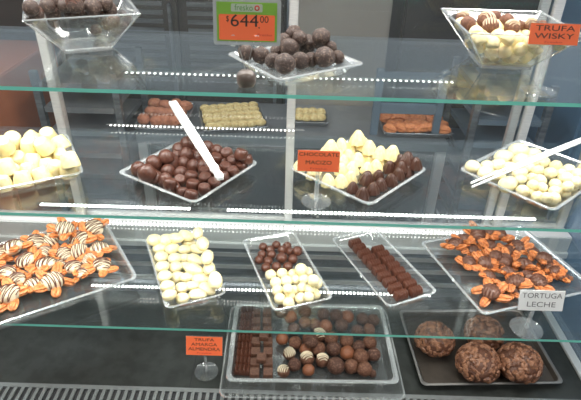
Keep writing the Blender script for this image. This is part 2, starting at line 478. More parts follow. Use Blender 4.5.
def m_turtle(name, bodym, drzm, pecm, seed, npec=5, bs=1.0):
    rnd = random.Random(seed)
    o = bpy.data.objects.new(name, None); COL.objects.link(o)
    bm = bmesh.new()
    vs = sph(bm, 3, 1.0, .86, .62, .14, 1.8, seed, (0, 0, .20)); bmesh.ops.scale(bm, vec=(bs, bs, 1), verts=bm.verts); mk('chocolate_body', bm, bodym, o)
    a0 = rnd.uniform(0, 6)
    for k in range(npec):
        a = a0 + 2 * math.pi * k / npec + rnd.uniform(-.38, .38)
        bm = bmesh.new(); d = rnd.uniform(1.05, 1.2) * (.5 + .5 * bs)
        m_pecan_bm(bm, rnd.uniform(.68, .82), .37, Vector((math.cos(a) * d, math.sin(a) * d * .9, rnd.uniform(-.1, .22))), a + rnd.uniform(-.5, .5), rnd.uniform(-.15, .35))
        mk('pecan', bm, pecm, o)
    bm = bmesh.new(); ang = rnd.uniform(-.5, .5); pts = []; n = 80
    for i in range(n):
        t = i / (n - 1); u = -.9 + 1.8 * t; w = 1.0 * math.sin(i * .36)
        uu, ww = u * math.cos(ang) - w * math.sin(ang), u * math.sin(ang) + w * math.cos(ang)
        s = uu * uu + ww * ww
        if s > .98: uu /= math.sqrt(s / .98); ww /= math.sqrt(s / .98); s = .98
        pts.append(Vector((uu * 1.03 * bs, ww * .89 * bs, .21 + .66 * math.sqrt(1 - s))))
    tube(bm, pts, .042, 5); mk('drizzle', bm, drzm, o)
    return o

def heap(items, T, srcs, fmt, cat, group, rs=1.0, tol=.9, zsq=1.0, rotf=None, choose=None):
    sol = solve(items, T, rs, tol, zsq)
    labs = zone_labels([items[i][:2] for i, _, _ in sol], fmt)
    rnd = random.Random(len(items))
    for (i, p, r), lb in zip(sol, labs):
        it = items[i]; s = srcs[choose(i, it)] if choose else srcs[i % len(srcs)]
        rot = rotf(i, it, rnd) if rotf else (rnd.uniform(-.25, .25), rnd.uniform(-.25, .25), rnd.uniform(0, 6.28))
        inst(s, p, r, rot, lb, cat, group)
def Z(pts, ox, oy, s, r0=None):
    """zoomed-view notes -> photograph pixels"""
    out = []
    for q in pts:
        rr = (q[2] if len(q) > 2 and q[2] else r0)
        out.append((ox + q[0] / s, oy + q[1] / s, rr / s) + tuple(q[3:]))
    return out
CLEAR2 = [PLAS, RIM]
FROST = clear('frosted_plate_plastic', (.93, .95, .96), .08, .16, (.86, .92, .94), .1)

# ================================================================== TOP SHELF
p_t1 = tray('display_plate', [(221, 51), (309, 43), (367, 62), (281, 82)], S1, .020, 'square clear plate of dark truffles on the top shelf behind the price sign', 'plate', slope=.016, lip=.006, mats=[FROST, RIM])
tr_d = m_truffle('dark_truffle', TDRK, 3); tr_d2 = m_truffle('dark_truffle', TDRK, 5)
items = Z([(192, 152, 20), (235, 160, 22), (270, 176, 20), (305, 185, 26), (318, 140, 24), (368, 128, 24), (350, 176, 22), (382, 172, 19), (420, 166, 26), (458, 166, 17),
           (410, 108, 20), (330, 98, 19), (405, 126, 16), (436, 138, 16), (282, 148, 17), (348, 112, 18), (300, 118, 18)], 180, 0, 2.905)
heap(items, p_t1, [tr_d, tr_d2], 'dark dusted round truffle @ on the top shelf centre plate', 'truffle', 'dark truffles on the top shelf plate', rs=1.18, tol=.78)

def bowl(px, fit4, label, hrim=.078, hw=.004):
    zr = S1 + hrim
    if fit4: c, hx, hy, a = rect(px, zr)
    else:
        A, B = onz(*px[0], zr), onz(*px[1], zr); u = B - A; a = math.atan2(u.y, u.x)
        hx = hy = u.length / 2; nrm = Vector((-math.sin(a), math.cos(a), 0)); c = (A + B) / 2 + nrm * hx
    t = tag(empty('square_bowl', (c.x, c.y, S1 + .0005), a), label, 'bowl', None)
    bm = bmesh.new(); q = .42; th = .003
    loft(bm, [rrl(hx * q, hy * q, .003, hw), rrl(hx, hy, .003, hrim - .001), rrl(hx, hy, .003, hrim), rrl(hx - .004, hy - .004, .003, hrim), rrl(hx * q - th, hy * q - th, .002, hw + th)], [0, 1, 1, 0])
    mk('bowl', bm, CLEAR2, t)
    bm = bmesh.new()
    loft(bm, [rrl(hx * q * 1.02, hy * q * 1.02, .003, 0), rrl(hx * q * 1.10, hy * q * 1.10, .004, .001), rrl(hx * q * 1.10, hy * q * 1.10, .004, .007), rrl(hx * q * 1.02, hy * q * 1.02, .003, .008),
              rrl(hx * q * .90, hy * q * .90, .003, .008), rrl(hx * q * .90, hy * q * .90, .003, .0)], [1] * 5, cap0=False, cap1=False)
    mk('base', bm, CLEAR2, t)
    # edge tubes in the highlight-whitened rim colour where the faces meet
    bm = bmesh.new()
    for sx in (-1, 1):
        for sy in (-1, 1):
            tube(bm, [Vector((sx * hx * q, sy * hy * q, hw)), Vector((sx * hx, sy * hy, hrim))], .0019, 6)
    tube(bm, [Vector((sx * hx, sy * hy, hrim)) for sx, sy in ((-1, -1), (1, -1), (1, 1), (-1, 1))], .0018, 6, True)
    tube(bm, [Vector((sx * hx * q, sy * hy * q, hw + .002)) for sx, sy in ((-1, -1), (1, -1), (1, 1), (-1, 1))], .0028, 6, True)
    mk('edge_seams', bm, RIM, t)
    def inside(p, rr):
        d = p - Vector((c.x, c.y, S1)); k = Matrix.Rotation(-a, 3, 'Z') @ d
        if k.z < hw + rr: return False
        w = q + (1 - q) * min(1, (k.z - hw) / (hrim - hw))
        m = 1.0 if k.z < hrim else .8
        return abs(k.x) < hx * w - rr * m and abs(k.y) < hy * w - rr * m
    return dict(o=t, c=c, hx=hx, hy=hy, a=a, z=S1 + hw + th, inside=inside, hw=hw, hrim=hrim, q=q)
b_l = bowl([(23, 21), (140, 14)], False, 'clear square bowl of dark truffles at the left end of the top shelf')
b_r = bowl([(442, 10), (542, 11), (585, 38), (468, 33)], True, 'clear square bowl of yellow sweets topped with truffles on the top shelf')
tr_b = m_truffle('bowl_truffle', TDRK, 11, None); tr_b2 = m_truffle('bowl_truffle', TDRK, 12, DRZB)
items = [(31, 8, 6), (37, 14, 5.5), (47, 6, 6), (53, 14, 6.5), (65, 6, 5.5), (75, 5, 6.5), (72, 13, 6.5), (85, 13, 5.5), (93, 7, 7), (97, 14, 6), (106, 3, 5.5), (110, 10, 6), (107, 24, 6), (114, 22, 5.5), (96, 30, 5.5), (58, 1, 6), (84, 0, 6)]
heap(items, b_l, [tr_b, tr_b2], 'rough dark brown truffle @ in the left square bowl', 'truffle', 'truffles in the left square bowl', rs=1.05, tol=.85)
# yellow sweets fill the right bowl
yel = m_dome('yellow_bonbon', YCH); rnd = random.Random(4); got = []
tries = 0
while len(got) < 60 and tries < 60000:
    tries += 1; r = .0125
    z = b_r['hw'] + r + rnd.random() * (b_r['hrim'] - b_r['hw'] - r * 2.3)
    lx, ly = rnd.uniform(-1, 1) * b_r['hx'], rnd.uniform(-1, 1) * b_r['hy']
    p = Vector((b_r['c'].x, b_r['c'].y, S1 + z)) + Matrix.Rotation(b_r['a'], 3, 'Z') @ Vector((lx, ly, 0))
    if not b_r['inside'](p, r * 1.08): continue
    if any((p - q).length < 1.62 * r for q in got): continue
    got.append(p)
print('yellow', len(got))
for k, p in enumerate(got):
    inst(yel, p, .0128, (rnd.uniform(-1.2, 1.2), rnd.uniform(-1.2, 1.2), rnd.uniform(0, 6)), 'pale yellow sweet packed below the truffles in the right square bowl', 'sweet', 'yellow sweets in the right square bowl')
tr_w = m_truffle('whisky_truffle', TRF2, 21, DRZW, .026); tr_w2 = m_truffle('whisky_truffle', TRF2, 25, None)
items = Z([(93, 72, 28), (115, 98, 32), (190, 85, 36), (225, 68, 25), (208, 108, 34), (275, 85, 30), (297, 114, 32), (330, 105, 22), (375, 102, 28), (418, 108, 25)], 440, 0, 4.12)
b_rt = dict(b_r); b_rt['z'] = S1 + b_r['hrim'] - .024
heap(items, b_rt, [tr_w, tr_w2], 'brown round truffle @ on top of the right square bowl', 'truffle', 'truffles on the right square bowl', rs=1.0, tol=.75)

# ================================================================== MIDDLE SHELF
p_a = tray('display_plate', [(-41, 152), (65, 134), (88, 173), (-40, 196)], S2, .028, 'clear plastic tray of white truncated chocolates at the left of the middle shelf', 'tray', slope=.012)
fr1 = m_frustum('white_bonbon', WCH, 1); fr2 = m_frustum('white_bonbon', WCH, 4)
items = Z([(40, 137, 29), (12, 150, 26), (98, 150, 27), (160, 120, 27), (200, 142, 25), (145, 152, 26), (108, 127, 24), (10, 187, 26), (60, 170, 26), (65, 197, 28), (150, 182, 27), (202, 186, 25), (240, 200, 27),
           (110, 203, 28), (20, 222, 28), (190, 228, 27), (155, 215, 24), (235, 230, 27), (137, 248, 27), (75, 262, 28), (48, 238, 25), (10, 275, 27), (92, 232, 24), (178, 160, 24), (100, 178, 24), (-30, 200, 27), (-40, 260, 27), (-20, 160, 27)], 0, 100, 3.33)
heap(items, p_a, [fr1, fr2], 'cream white bonbon @ on the left tray of the middle shelf', 'chocolate', 'white bonbons on the left tray', rs=1.08, tol=.80,
     rotf=lambda i, it, r: (r.uniform(-.45, .45), r.uniform(-.45, .45), r.uniform(0, 6)))

p_b = tray('display_plate', [(116, 172), (186, 138), (259, 162), (195, 204)], S2, .020, 'square clear plate of dark bonbons with white tongs on the middle shelf', 'plate', slope=.016, lip=.006)
dome = m_dome('dark_bonbon', BCH); barr = m_barrel('barrel_bonbon', BCH)
items = Z([(88, 226, 20, 0), (97, 243, 24, 0), (133, 208, 20, 0), (142, 224, 20, 0), (172, 190, 20, 0), (183, 206, 27, 0), (135, 253, 22, 0), (178, 235, 20, 0), (170, 261, 20, 0), (213, 168, 20, 0), (238, 150, 20, 0), (235, 183, 20, 0),
           (225, 210, 19, 0), (258, 219, 20, 0), (218, 240, 19, 0), (262, 190, 19, 0), (260, 165, 18, 0), (290, 172, 17, 0), (300, 160, 17, 0), (296, 195, 18, 0), (328, 172, 18, 0), (288, 216, 18, 0), (205, 190, 18, 0),
           (360, 182, 18, 1), (403, 183, 18, 1), (430, 198, 16, 1), (342, 205, 17, 1), (378, 205, 18, 1), (405, 218, 16, 1), (325, 196, 17, 1), (353, 224, 18, 1), (378, 236, 17, 1), (325, 240, 18, 1), (348, 252, 17, 1),
           (290, 235, 17, 1), (292, 258, 19, 1), (320, 272, 18, 1), (290, 290, 18, 1), (250, 252, 19, 1), (255, 278, 19, 1), (215, 265, 18, 1), (178, 281, 19, 1), (197, 291, 17, 1), (222, 299, 16, 1), (250, 309, 19, 1)], 110, 95, 3.075)
heap([q for q in items if q[3] == 0], p_b, [dome], 'round glossy bonbon @ of those on the plate with tongs', 'bonbon', 'round bonbons on the plate with tongs', rs=1.2, tol=.72, zsq=.62,
     rotf=lambda i, it, r: (r.uniform(-.3, .3), r.uniform(-.3, .3), 0))
class _T: pass
heap([q for q in items if q[3] == 1], p_b, [barr], 'small barrel bonbon @ of those on the plate with tongs', 'bonbon', 'barrel bonbons on the plate with tongs', rs=1.16, tol=.72, zsq=.75,
     rotf=lambda i, it, r: (r.uniform(-.3, .3), r.uniform(-.3, .3), 0))

p_c = tray('display_plate', [(289, 168), (350, 138), (427, 169), (371, 206)], S2, .020, 'square clear plate of white and dark chocolate cones on the middle shelf', 'plate', slope=.016, lip=.006)
cw = m_cone('white_cone', WCH); cd = m_cone('dark_cone', DCH)
items = Z([(260, 90, 22, 0), (170, 120, 21, 0), (205, 115, 21, 0), (298, 122, 21, 0), (235, 127, 21, 0), (278, 112, 20, 0), (335, 140, 20, 0), (375, 140, 23, 0), (150, 142, 20, 0), (298, 150, 22, 0), (260, 162, 21, 0), (230, 150, 20, 0),
           (195, 150, 20, 0), (320, 184, 20, 0), (290, 192, 19, 0), (240, 192, 22, 0), (340, 165, 19, 0), (205, 196, 20, 0), (100, 208, 20, 0), (160, 232, 21, 0), (203, 234, 21, 0), (235, 222, 20, 0), (62, 178, 20, 0), (80, 196, 19, 0), (210, 168, 20, 0),
           (425, 160, 21, 1), (405, 186, 19, 1), (452, 176, 19, 1), (427, 200, 19, 1), (365, 188, 20, 1), (395, 210, 19, 1), (370, 230, 20, 1), (290, 225, 23, 1), (335, 245, 20, 1), (328, 216, 18, 1), (243, 256, 18, 1), (310, 260, 20, 1), (275, 276, 21, 1), (400, 165, 18, 1)], 280, 110, 3.33)
sol = solve(items, p_c, 1.12, .70, .9)
li = {0: zone_labels([items[i][:2] for i, _, _ in sol if items[i][3] == 0], 'white chocolate cone @ on the plate behind the orange card'), 1: zone_labels([items[i][:2] for i, _, _ in sol if items[i][3] == 1], 'dark chocolate cone @ on the plate behind the orange card')}
rnd = random.Random(3)
for i, p, r in sol:
    k = items[i][3]; inst((cw, cd)[k], p, r, (rnd.uniform(-.12, .12), rnd.uniform(-.12, .12), rnd.uniform(0, 6)), li[k].pop(0), 'chocolate', ('white cones on the two-tone plate', 'dark cones on the two-tone plate')[k])

p_d = tray('display_plate', [(461, 168), (516, 140), (618, 172), (548, 211)], S2, .020, 'square clear plate of ivory egg chocolates at the right of the middle shelf', 'plate', slope=.016, lip=.006)
eg = m_egg('ivory_egg', WCH2, 0, 1.15); eg2 = m_egg('ribbed_ivory_egg', WCH2, .045, 1.12)
items = Z([(92, 186, 26, 0), (142, 210, 29, 0), (150, 184, 25, 0), (190, 180, 27, 0), (215, 150, 32, 0), (273, 124, 34, 0), (333, 137, 27, 0), (285, 160, 29, 0), (238, 190, 26, 0), (232, 257, 34, 0), (280, 213, 26, 0), (280, 240, 22, 0), (195, 222, 24, 0),
           (365, 170, 28, 0), (328, 166, 27, 0), (310, 192, 24, 0), (420, 187, 25, 1), (470, 202, 27, 1), (510, 220, 25, 1), (350, 205, 25, 1), (400, 215, 27, 1), (460, 236, 29, 1), (325, 232, 22, 1), (357, 246, 27, 1), (420, 262, 25, 1), (510, 255, 25, 1),
           (495, 285, 23, 1), (475, 305, 27, 1), (420, 290, 25, 1), (360, 276, 27, 1), (330, 262, 22, 1), (290, 285, 25, 1), (350, 310, 25, 1), (415, 325, 29, 1), (440, 215, 22, 1), (385, 312, 22, 1), (320, 290, 20, 1), (530, 290, 22, 1), (545, 240, 25, 1), (535, 200, 25, 1), (560, 270, 24, 1)], 450, 120, 4)
sol = solve(items, p_d, 1.03, .76, .92)
li = {0: zone_labels([items[i][:2] for i, _, _ in sol if items[i][3] == 0], 'large smooth ivory egg chocolate @ on the right plate'), 1: zone_labels([items[i][:2] for i, _, _ in sol if items[i][3] == 1], 'small ribbed ivory egg chocolate @ on the right plate')}
for i, p, r in sol:
    k = items[i][3]; inst((eg, eg2)[k], p, r, (rnd.uniform(-.4, .4), rnd.uniform(-.5, .2) + (1.0 if k else 0), rnd.uniform(-.8, .8) + (1.2 if k else 0)), li[k].pop(0), 'chocolate', ('smooth eggs on the right plate', 'ribbed eggs on the right plate')[k])

# ================================================================== LOWEST SHELF
p_e = tray('display_tray', [(-45, 252), (104, 217), (137, 276), (-28, 336)], S3, .032, 'large clear tray of cream striped pecan clusters at the left of the lowest shelf', 'tray', slope=.014, lip=.006)
tw = [m_turtle('pecan_cluster', DRZW, DRZB, PEC, 31 + k, 5) for k in range(4)]
items = Z([(215, 82, 25), (315, 78, 26), (120, 125, 24), (170, 118, 24), (45, 148, 30), (268, 118, 28), (90, 188, 28), (150, 160, 22), (332, 150, 26), (262, 155, 24), (340, 205, 27), (215, 165, 22), (155, 202, 28), (25, 228, 26), (245, 212, 26), (175, 258, 32), (112, 270, 26),
           (28, 302, 34), (275, 232, 22), (210, 95, 24), (300, 185, 22), (60, 250, 24), (-30, 190, 28), (-40, 260, 28), (-10, 160, 26), (-60, 320, 28), (195, 205, 22), (-30, 330, 28)], 0, 205, 3.333)
heap([(a, b, c) for a, b, c in items], p_e, tw, 'cream and brown striped pecan cluster @ on the left tray', 'pecan cluster', 'striped pecan clusters on the left tray', rs=1.2, tol=.66, zsq=.55,
     rotf=lambda i, it, r: (r.uniform(-.4, .5), r.uniform(-.4, .4), r.uniform(0, 6)))

p_f = tray('display_tray', [(147, 240), (197, 228), (228, 294), (163, 309)], S3, .030, 'narrow clear tray of long white almond shaped chocolates on the lowest shelf', 'tray', slope=.010, lip=.004)
al = m_egg('almond_chocolate', WCH2, .03, 1.5)
L2 = [(52, 72), (95, 72), (72, 103), (118, 105), (78, 135), (128, 140), (82, 170), (132, 172), (90, 205), (137, 208), (100, 240), (152, 247), (105, 280), (155, 285)]
its = [(a, b, 23, R(35), 0) for a, b in L2] + [(132, 66, 20, R(-10), 1), (168, 58, 21, R(-25), 1), (210, 47, 19, R(95), 1), (228, 85, 22, R(100), 1), (178, 82, 19, R(-15), 1), (165, 108, 19, R(0), 1), (208, 106, 19, R(-30), 1), (165, 138, 17, R(10), 1), (200, 145, 22, R(-25), 1),
       (245, 135, 22, R(85), 1), (168, 168, 17, R(0), 1), (197, 180, 24, R(-20), 1), (252, 175, 22, R(100), 1), (170, 208, 18, R(30), 1), (224, 215, 24, R(5), 1), (190, 240, 19, R(10), 1), (245, 252, 24, R(-35), 1), (288, 228, 26, R(105), 1), (210, 273, 23, R(-10), 1), (222, 195, 18, R(60), 1)]
items = Z(its, 140, 220, 3.64)
sol = solve(items, p_f, 1.02, .84, .85)
for i, p, r in sol:
    if i < 14:
        lb = 'egg shaped white chocolate, row %s from the front, %s column of the narrow tray' % (('seventh', 'sixth', 'fifth', 'fourth', 'third', 'second', 'first')[i // 2], ('far left', 'second')[i % 2])
        gp = 'egg shaped whites in the two left columns'
    else:
        lb = None; gp = 'almond shaped whites in the right half of the narrow tray'
    o = inst(al, p, (r, r * .98, r * .95) if i > 13 else (r * .76, r * 1.0, r * .92), (rnd.uniform(-.2, .2), rnd.uniform(-.15, .15), items[i][3]), lb, 'chocolate', gp)
    items[i] = items[i] + (o,)
rest = [items[i] for i, _, _ in sol if i > 13]
for it, lb in zip(rest, zone_labels([q[:2] for q in rest], 'long white almond shaped chocolate @ on the narrow tray')): it[-1]['label'] = lb

p_g = tray('display_tray', [(243, 240), (294, 230), (333, 298), (272, 312)], S3, .030, 'narrow clear tray of milk brown and ivory chocolate balls on the lowest shelf', 'tray', slope=.012, lip=.004)
bb = m_ball('brown_ball', MCH); bw = m_ball('ivory_ball', WCH2)
its = [(102, 80, 15, 0), (150, 73, 15, 0), (190, 76, 15, 0), (172, 91, 16, 0), (227, 95, 17, 0), (98, 107, 15, 0), (132, 108, 16, 0), (200, 97, 15, 0), (87, 127, 15, 0), (120, 132, 16, 0), (170, 120, 19, 0), (210, 125, 17, 0), (112, 155, 16, 0), (150, 152, 17, 0), (192, 152, 17, 0), (128, 90, 15, 0),
       (130, 182, 19, 1), (172, 177, 19, 1), (210, 178, 17, 1), (240, 162, 21, 1), (263, 172, 18, 1), (148, 210, 20, 1), (187, 204, 20, 1), (222, 199, 18, 1), (250, 199, 18, 1), (285, 202, 20, 1), (155, 239, 20, 1), (192, 233, 18, 1), (217, 238, 18, 1), (245, 228, 18, 1), (273, 233, 18, 1), (163, 268, 20, 1), (200, 258, 18, 1),
       (240, 268, 21, 1), (195, 284, 20, 1), (268, 262, 18, 1), (290, 252, 20, 1), (299, 214, 17, 1)]
items = Z(its, 235, 225, 3.636)
sol = solve(items, p_g, 1.1, .82, 1.0)
li = {0: zone_labels([items[i][:2] for i, _, _ in sol if items[i][3] == 0], 'milk brown chocolate ball @ at the back of the two-colour tray'), 1: zone_labels([items[i][:2] for i, _, _ in sol if items[i][3] == 1], 'ivory white chocolate ball @ at the front of the two-colour tray')}
for i, p, r in sol:
    k = items[i][3]; inst((bb, bw)[k], p, r, (0, 0, rnd.uniform(0, 6)), li[k].pop(0), 'chocolate', ('brown balls on the two-colour tray', 'ivory balls on the two-colour tray')[k])

p_h = tray('display_tray', [(330, 238), (377, 227), (436, 292), (389, 308)], S3, .030, 'narrow clear tray of ribbed brown chocolate bars on the lowest shelf', 'tray', slope=.012, lip=.004)
def m_bar(name, mat, L, W, H, ribs):
    """ribbed bar: long side along x, ribs across"""
    bm = bmesh.new(); n = ribs * 6; loops = []
    for i in range(n + 1):
        x = -L / 2 + L * i / n; w = W / 2; e = min(i, n - i)
        k = {0: .80, 1: .93}.get(e, 1)
        top = H * (.62 + .38 * abs(math.sin(math.pi * i * ribs / n))) * (.9 if e == 0 else 1)
        prof = [(-w * k, 0), (-w * k, H * .55), (-w * .8 * k, top * .9), (-w * .4 * k, top), (w * .4 * k, top), (w * .8 * k, top * .9), (w * k, H * .55), (w * k, 0)]
        loops.append([Vector((x, y, z)) for y, z in prof])
    loft(bm, loops); return mk(name, bm, mat)
NUMW = ('first', 'second', 'third', 'fourth', 'fifth', 'sixth', 'seventh', 'eighth', 'ninth', 'tenth', 'eleventh', 'twelfth')
zt = p_h['z'] + .010
colA = (onz(325 + 120 / 4, 220 + 90 / 4, zt), onz(325 + 303 / 4, 220 + 296 / 4, zt)); colB = (onz(325 + 212 / 4, 220 + 117 / 4, zt), onz(325 + 362 / 4, 220 + 282 / 4, zt))
bar = None
for (A, B), n, lab in ((colA, 10, 'left'), (colB, 8, 'right')):
    d = B - A; a = math.atan2(d.y, d.x) + math.pi / 2; pitch = d.length / (n - 1)
    print('bars', pitch, math.degrees(a))
    if bar is None: bar = m_bar('ribbed_bar', MCH, .033, pitch * .84, .020, 5)
    for k in range(n):
        p = A.lerp(B, k / (n - 1)); inst(bar, (p.x, p.y, p_h['z']), 1, (0, 0, a), 'ribbed milk chocolate bar, %s from the back in the %s column of the bar tray' % (NUMW[k], lab), 'chocolate bar', 'ribbed bars, %s column' % lab)

p_i = tray('display_plate', [(420, 239), (524, 226), (590, 284), (486, 323)], S3, .030, 'large clear plate of brown pecan clusters at the right of the lowest shelf', 'plate', slope=.016, lip=.006)
tb = [m_turtle('brown_pecan_cluster', CARM, DRZB, PECD, 51 + k, 5 + k % 2, .88) for k in range(6)]
items = Z([(205, 92, 24), (272, 97, 24), (140, 125, 24), (240, 130, 24), (330, 133, 24), (228, 182, 24), (288, 175, 25), (190, 140, 20), (410, 170, 24), (350, 188, 24), (325, 240, 26), (395, 240, 26), (250, 272, 28), (425, 195, 22), (465, 225, 22), (300, 145, 20), (375, 150, 20), (180, 180, 22), (300, 210, 20), (240, 222, 20), (262, 160, 20), (445, 205, 18), (360, 222, 20), (315, 262, 18), (165, 108, 18), (238, 85, 18)], 410, 205, 3.077)
heap(items, p_i, tb, 'brown drizzled pecan cluster @ on the plate behind the white card', 'pecan cluster', 'brown pecan clusters on the right plate', rs=1.2, tol=.66, zsq=.55,
     rotf=lambda i, it, r: (r.uniform(-.4, .5), r.uniform(-.4, .4), r.uniform(0, 6)))

# ================================================================== DECK
p_j = tray('glass_tray', [(238, 304), (382, 304), (400, 382), (222, 383)], DECK + .010, .034, 'wide clear glass tray of bars and round truffles on the case deck', 'tray', slope=.010, lip=.008, r=.016, t=.004)
p_j['z'] = DECK + .0145
bm = bmesh.new()
loft(bm, [rrl(p_j['hx'] + .004, p_j['hy'] + .008, .02, 0), rrl(p_j['hx'] + .016, p_j['hy'] + .022, .02, .008), rrl(p_j['hx'] + .012, p_j['hy'] + .018, .02, .008), rrl(p_j['hx'], p_j['hy'], .02, .002)], [0, 1, 0])
o = mk('under_tray', bm, CLEAR2, None, loc=(p_j['c'].x, p_j['c'].y - .004, DECK + .0075)); o.rotation_euler = (0, 0, p_j['a']); tag(o, 'shallow clear plastic tray lying under the wide truffle tray', 'tray')
# wavy bars, left column
def lp(T, px, py, z): return onz(px, py, z)
zb = p_j['z']
wav = m_bar('wavy_bar', MCH, .042, .0245, .020, 4)
ys = [309, 316, 323, 330, 338, 346, 353, 360.5, 368.5]
for k, y in enumerate(ys):
    x = 248 - (y - 309) * .10; dz = .012 if k in (3, 5) else 0
    p = onz(x, y, zb + .012); o = inst(wav, (p.x, p.y, zb + (.0 if True else dz)), 1, (0, 0, R(rnd.uniform(-5, 5)) + p_j['a']), 'wavy milk chocolate bar, %s from the back at the left of the deck tray' % NUMW[k], 'chocolate bar', 'wavy bars in the deck tray')
bm = bmesh.new(); hs = .0125
loft(bm, [rrl(hs, hs, .0015, 0, 2), rrl(hs, hs, .0015, .013, 2), rrl(hs * .92, hs * .92, .0015, .0145, 2)])
sq = mk('speckled_square', bm, [pbr('speckled_choc', (.10, .045, .028), .5, col2=(.26, .13, .08), scale=330, lo=.56, hi=.62)])
sp = [(256, 311, 0), (267, 311, 0), (256, 320, 0), (267, 320, 0), (256, 329.5, 0), (267.5, 329.5, 0), (264, 334, 1), (256, 340, 0), (268, 340, 0), (255.5, 350.5, 0), (268, 350.5, 0), (255, 361, 0), (268, 361, 0), (261.5, 356, 1), (254.5, 371, 0), (268, 371, 0)]
rw = []
for k, (x, y, up) in enumerate(sp):
    z = zb + (.0148 if up else 0) + .0145; p = onz(x, y, z)
    n0 = sum(1 for q in sp[:k] if q[2] == up)
    lb = ('speckled square chocolate, %s side of pair %s counted from the back of the deck tray' % (('left', 'right')[n0 % 2], NUMW[n0 // 2])) if not up else 'speckled square chocolate lying on top of the squares, %s one' % ('back', 'front')[n0]
    inst(sq, (p.x, p.y, z - .0145), 1, (0, 0, p_j['a'] + R(rnd.uniform(-4, 4))), lb, 'chocolate', 'speckled squares in the deck tray')
tj = [m_truffle('round_truffle', TRF2, 61), m_truffle('round_truffle', TRF, 62), m_truffle('tan_truffle', TRF3, 63), m_truffle('striped_truffle', TRF2, 64, DRZW)]
J1 = Z([(305, 75, 31, 2), (375, 95, 33, 0), (342, 152, 31, 3), (430, 130, 31, 2), (437, 180, 35, 3), (370, 212, 33, 1), (445, 240, 31, 2), (312, 247, 31, 3), (447, 78, 34, 0)], 225, 325, 5.33)
J2 = Z([(37, 172, 30, 0), (105, 172, 31, 1), (165, 190, 30, 2), (225, 208, 32, 0), (283, 198, 29, 1), (265, 145, 29, 0), (217, 163, 27, 1), (163, 137, 29, 0), (95, 125, 28, 0), (40, 112, 28, 3), (55, 224, 28, 3), (115, 247, 36, 1), (183, 250, 30, 0), (243, 262, 31, 0), (277, 282, 17, 1), (5, 140, 28, 1),
        (70, 72, 28, 2), (140, 68, 28, 1), (115, 25, 28, 1), (165, 30, 28, 2), (210, 92, 26, 1), (262, 88, 26, 0), (20, 65, 26, 0), (60, 20, 26, 1), (232, 40, 26, 1), (280, 45, 26, 1)], 310, 310, 4.44)
J3 = Z([(292, 45, 16, 2), (330, 30, 16, 1), (268, 30, 16, 1), (300, 78, 16, 1), (330, 60, 15, 0)], 180, 300, 2.64)
KJ = [{**{'inside': p_j['inside']}}]
items = J1 + J2 + J3
names = ('cocoa brown rough truffle', 'dark brown rough truffle', 'smooth tan truffle', 'brown truffle with white stripes')
sol = solve(items, p_j, 1.08, .84, .95)
li = {k: zone_labels([items[i][:2] for i, _, _ in sol if items[i][3] == k], names[k] + ' @ in the wide tray on the deck') for k in range(4)}
for i, p, r in sol:
    k = items[i][3]; inst(tj[k], p, r, (rnd.uniform(-.4, .4), rnd.uniform(-.4, .4), rnd.uniform(0, 6)), li[k].pop(0), 'truffle', names[k] + 's in the deck tray')

p_k = tray('baking_sheet', [(399, 309), (520, 310), (566, 383), (421, 386)], DECK + .003, .016, 'dark metal baking sheet with four nut covered balls on the deck', 'baking sheet', slope=.006, lip=.006, r=.014, t=.002, mats=[SHEET, pbr('sheet_edge', (.28, .27, .26), .35, .7)])
def m_nutball(seed):
    rnd2 = random.Random(seed); bm = bmesh.new(); sph(bm, 4, 1, 1, .80, .10, 2.5, seed); o = mk('nut_ball', bm, NUTB)
    bm = bmesh.new()
    for k in range(190):
        u = rnd2.uniform(-.35, 1); a = rnd2.uniform(0, 6.28); s = math.sqrt(1 - u * u)
        nrm = Vector((s * math.cos(a), s * math.sin(a), u * .8)); q = rnd2.uniform(.11, .18)
        vs = bmesh.ops.create_icosphere(bm, subdivisions=1, radius=1)['verts']
        M = Matrix.Translation(nrm * 1.0) @ Matrix.Rotation(rnd2.uniform(0, 6), 4, nrm.normalized()) @ Vector((1, 0, .0)).rotation_difference(nrm).to_matrix().to_4x4()
        for v in vs: v.co = M @ Vector((v.co.x * q * .6, v.co.y * q * 1.25, v.co.z * q * .8))
    n = mk('chopped_nuts', bm, NUT, o, smooth=False); n['kind'] = 'stuff'
    return o
for k, (x, y, rp, lb) in enumerate([(434.5, 339, 19, 'nut covered chocolate ball at the left edge of the metal sheet'), (484, 333, 18.5, 'nut covered chocolate ball at the back, seen through the shelf edge'),
                                    (478, 363, 21, 'nut covered chocolate ball at the front centre of the metal sheet'), (519, 363, 21, 'nut covered chocolate ball at the front right of the metal sheet')]):
    z0 = p_k['z']; p = onz(x, y, z0 + .04); r = rp * depth(p) / F_PX * .98; p = onz(x, y, z0 + r * .8)
    o = m_nutball(k + 1); o.scale = (r, r, r); o.location = p; tag(o, lb, 'chocolate ball', 'nut balls on the metal sheet')

